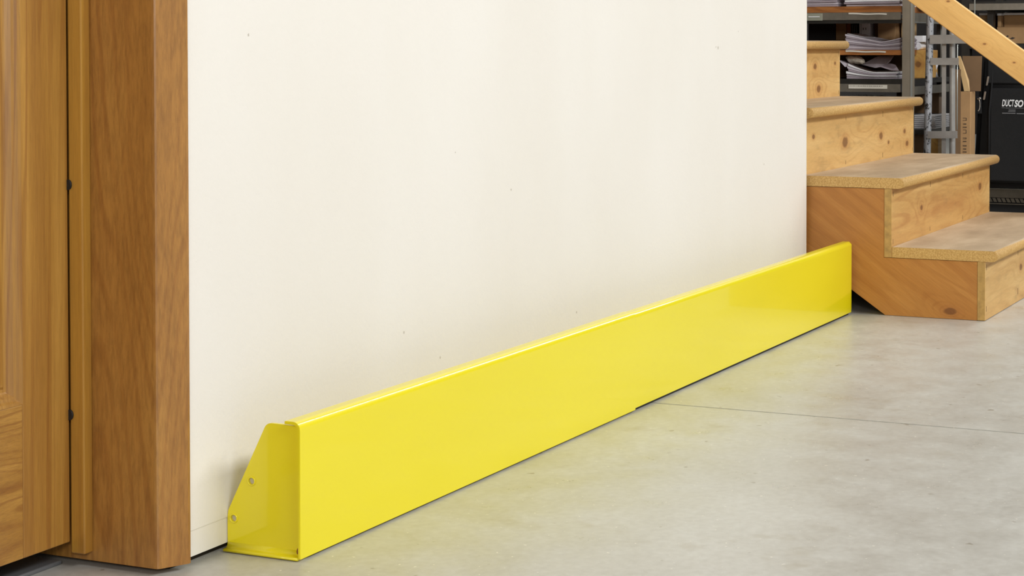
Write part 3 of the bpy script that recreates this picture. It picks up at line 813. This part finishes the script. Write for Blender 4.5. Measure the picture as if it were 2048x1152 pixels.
# ------------------------------------------------------------------ right-hand rack, case and cartons
r2 = root('pallet_rack', (7.5, .9, 0), label='dark steel rack holding black case and cartons at right edge', cat='rack')
QY0, QY1 = .2, 1.61
bt = box('beam', (7.2, QY0, .128), (7.204, QY1, .160), M['steel'], r2)
box('beam_edge', (7.197, QY0, .1602), (7.215, QY1, .1625), M['steel_light'], bt)
bm = bmesh.new()
yy = QY0
while yy < QY1 - .02:                     # ribbed lower lip of the beam
    v_, _ = bx(bm, (7.1965, yy, .112), (7.2, yy + .012, .1265))
    for q in v_:
        if q.co.z > .12: q.co.y += .007
    yy += .0165
finish('ribbed_lip', bm, M['steel'], bt)
box('under_beam_shade', (7.212, QY0, .002), (7.218, QY1, .127), M['blackbox'], r2)  # black sheet added in place of the shade below the beam
box('lip', (7.199, QY0, .104), (7.203, QY1, .1075), M['steel'], bt)
box('shelf', (7.205, QY0, .160), (7.85, QY1, .172), M['steel_dark'], r2)
box('shelf', (7.205, QY0, .672), (7.85, QY1, .690), M['steel_dark'], r2)
box('beam', (7.2, QY0, .8135), (7.204, QY1, .8375), M['steel'], r2)
box('shelf', (7.205, QY0, .815), (7.85, QY1, .845), M['steel_dark'], r2)
box('post', (7.235, 1.529, .691), (7.27, 1.551, .8145), M['steel_dark'], r2)
for x, y in ((7.21, QY0 - .03), (7.8, QY0 - .03), (7.21, QY1), (7.8, QY1)):
    box('post', (x, y, 0), (x + .04, y + .03, 1.8), M['steel_dark'], r2)
box('rack_light_block', (7.86, QY0, .1), (7.865, QY1, 1.8), M['back_wall'], r2)  # panel added behind the shelves to block light and keep them dark
carton('carton', (7.275, 1.22, .691), (7.6, 1.5245, .752), 'carton', 'wide tan carton with black marks under the right rack top beam')
cw = bpy.data.objects[[o.name for o in bpy.data.objects if o.get('label', '').startswith('wide tan carton with black')][0]]
for (ya, yb_, za, zb_) in ((1.492, 1.480, .716, .719), (1.478, 1.457, .709, .712)):
    bm = bmesh.new(); prism(bm, [(ya, za), ((ya + yb_) / 2, zb_ + .003), (yb_, zb_), ((ya + yb_) / 2, za - .002)], 'x', 7.2742, 7.2749)
    finish('mark', bm, M['ink_dark'], cw)
def lit_top_box(a, b, label):
    r_ = carton('carton', a, b, 'carton', label)
    box('lit_top', (a[0] - .001, a[1] - .001, b[2] + .0004), (b[0] + .001, b[1] + .001, b[2] + .008), M['paper_white'], r_)  # white slab paints the light falling on the carton top
lit_top_box((7.34, 1.26, .7525), (7.6, 1.512, .797), 'tan carton with painted lit top on the wide marked carton')
lit_top_box((7.30, 1.5145, .7525), (7.6, 1.5275, .795), 'slim carton with painted lit top left of a dark gap on marked carton')
lit_top_box((7.34, 1.556, .691), (7.6, 1.603, .797), 'carton with painted lit top left of the dark rack post')
# black soft case
bc = root('sample_case', (7.2, 1.3, .172), label='large black fabric case with silver zip pulls and white lettering', cat='case')
bm = bmesh.new(); bx(bm, (7.055, .95, .1735), (7.40, 1.566, .668))
for v in bm.verts:
    if v.co.z > .5 and v.co.y > 1.4: v.co.y -= .03
bmesh.ops.bevel(bm, geom=list(bm.edges), offset=.02, segments=4, affect='EDGES')
for f in bm.faces: f.smooth = True
finish('body', bm, M['black'], bc)
box('front_pocket', (7.046, .98, .20), (7.057, 1.50, .532), M['black'], bc, bev=.004)
box('top_flap', (7.044, .97, .548), (7.058, 1.51, .655), M['black'], bc, bev=.005)
tb('piping', [(7.045, 1.503, .2), (7.045, 1.502, .45), (7.046, 1.494, .54), (7.048, 1.488, .63)], .0035, 'black', 8, bc)
def pull(y, z0, z1, lean):
    bm = bmesh.new(); bx(bm, (7.0, y - .0035, z0), (7.003, y + .0035, z1))
    for v in bm.verts:
        if v.co.z > (z0 + z1) / 2: v.co.y -= lean
    bmesh.ops.bevel(bm, geom=list(bm.edges), offset=.001, segments=2, affect='EDGES')
    o = finish('zip_pull', bm, M['silver'], bc)
    for v in o.data.vertices: v.co.x += .038
pull(1.5105, .541, .574, .006); pull(1.520, .490, .520, .005)
bm = bmesh.new()
ringp = [(7.036, 1.540 + .0065 * math.cos(t), .472 + .022 * math.sin(t)) for t in [math.radians(a) for a in range(60, 300, 20)]]
tube(bm, ringp, .0018, 8); finish('ring', bm, M['silver'], bc)
bm = bmesh.new(); bmesh.ops.create_icosphere(bm, subdivisions=2, radius=.0045, matrix=Matrix.Translation((7.034, 1.533, .495))); finish('snap', bm, M['silver'], bc)
box('strap_tab', (7.04, 1.53, .440), (7.056, 1.552, .50), M['black'], bc, bev=.002)
t1 = text('lettering', 'DUCT', (7.0452, 1.4575, .4675), .034, M['ink'], bc, shear=.22, sx=.45, off=.0006)
t2 = text('lettering', 'SO', (7.0452, 1.4135, .4665), .033, M['ink'], bc, shear=.22, off=.0012, sx=.72)
for (ya, yb_, z, h) in ((1.458, 1.447, .4615, .0013), (1.445, 1.38, .4605, .0013), (1.433, 1.409, .4530, .0024), (1.435, 1.409, .4485, .0018), (1.456, 1.409, .4415, .0026), (1.405, 1.36, .4405, .0026)):
    box('small_print', (7.0445, yb_, z), (7.0458, ya, z + h), M['ink_grey'], bc)
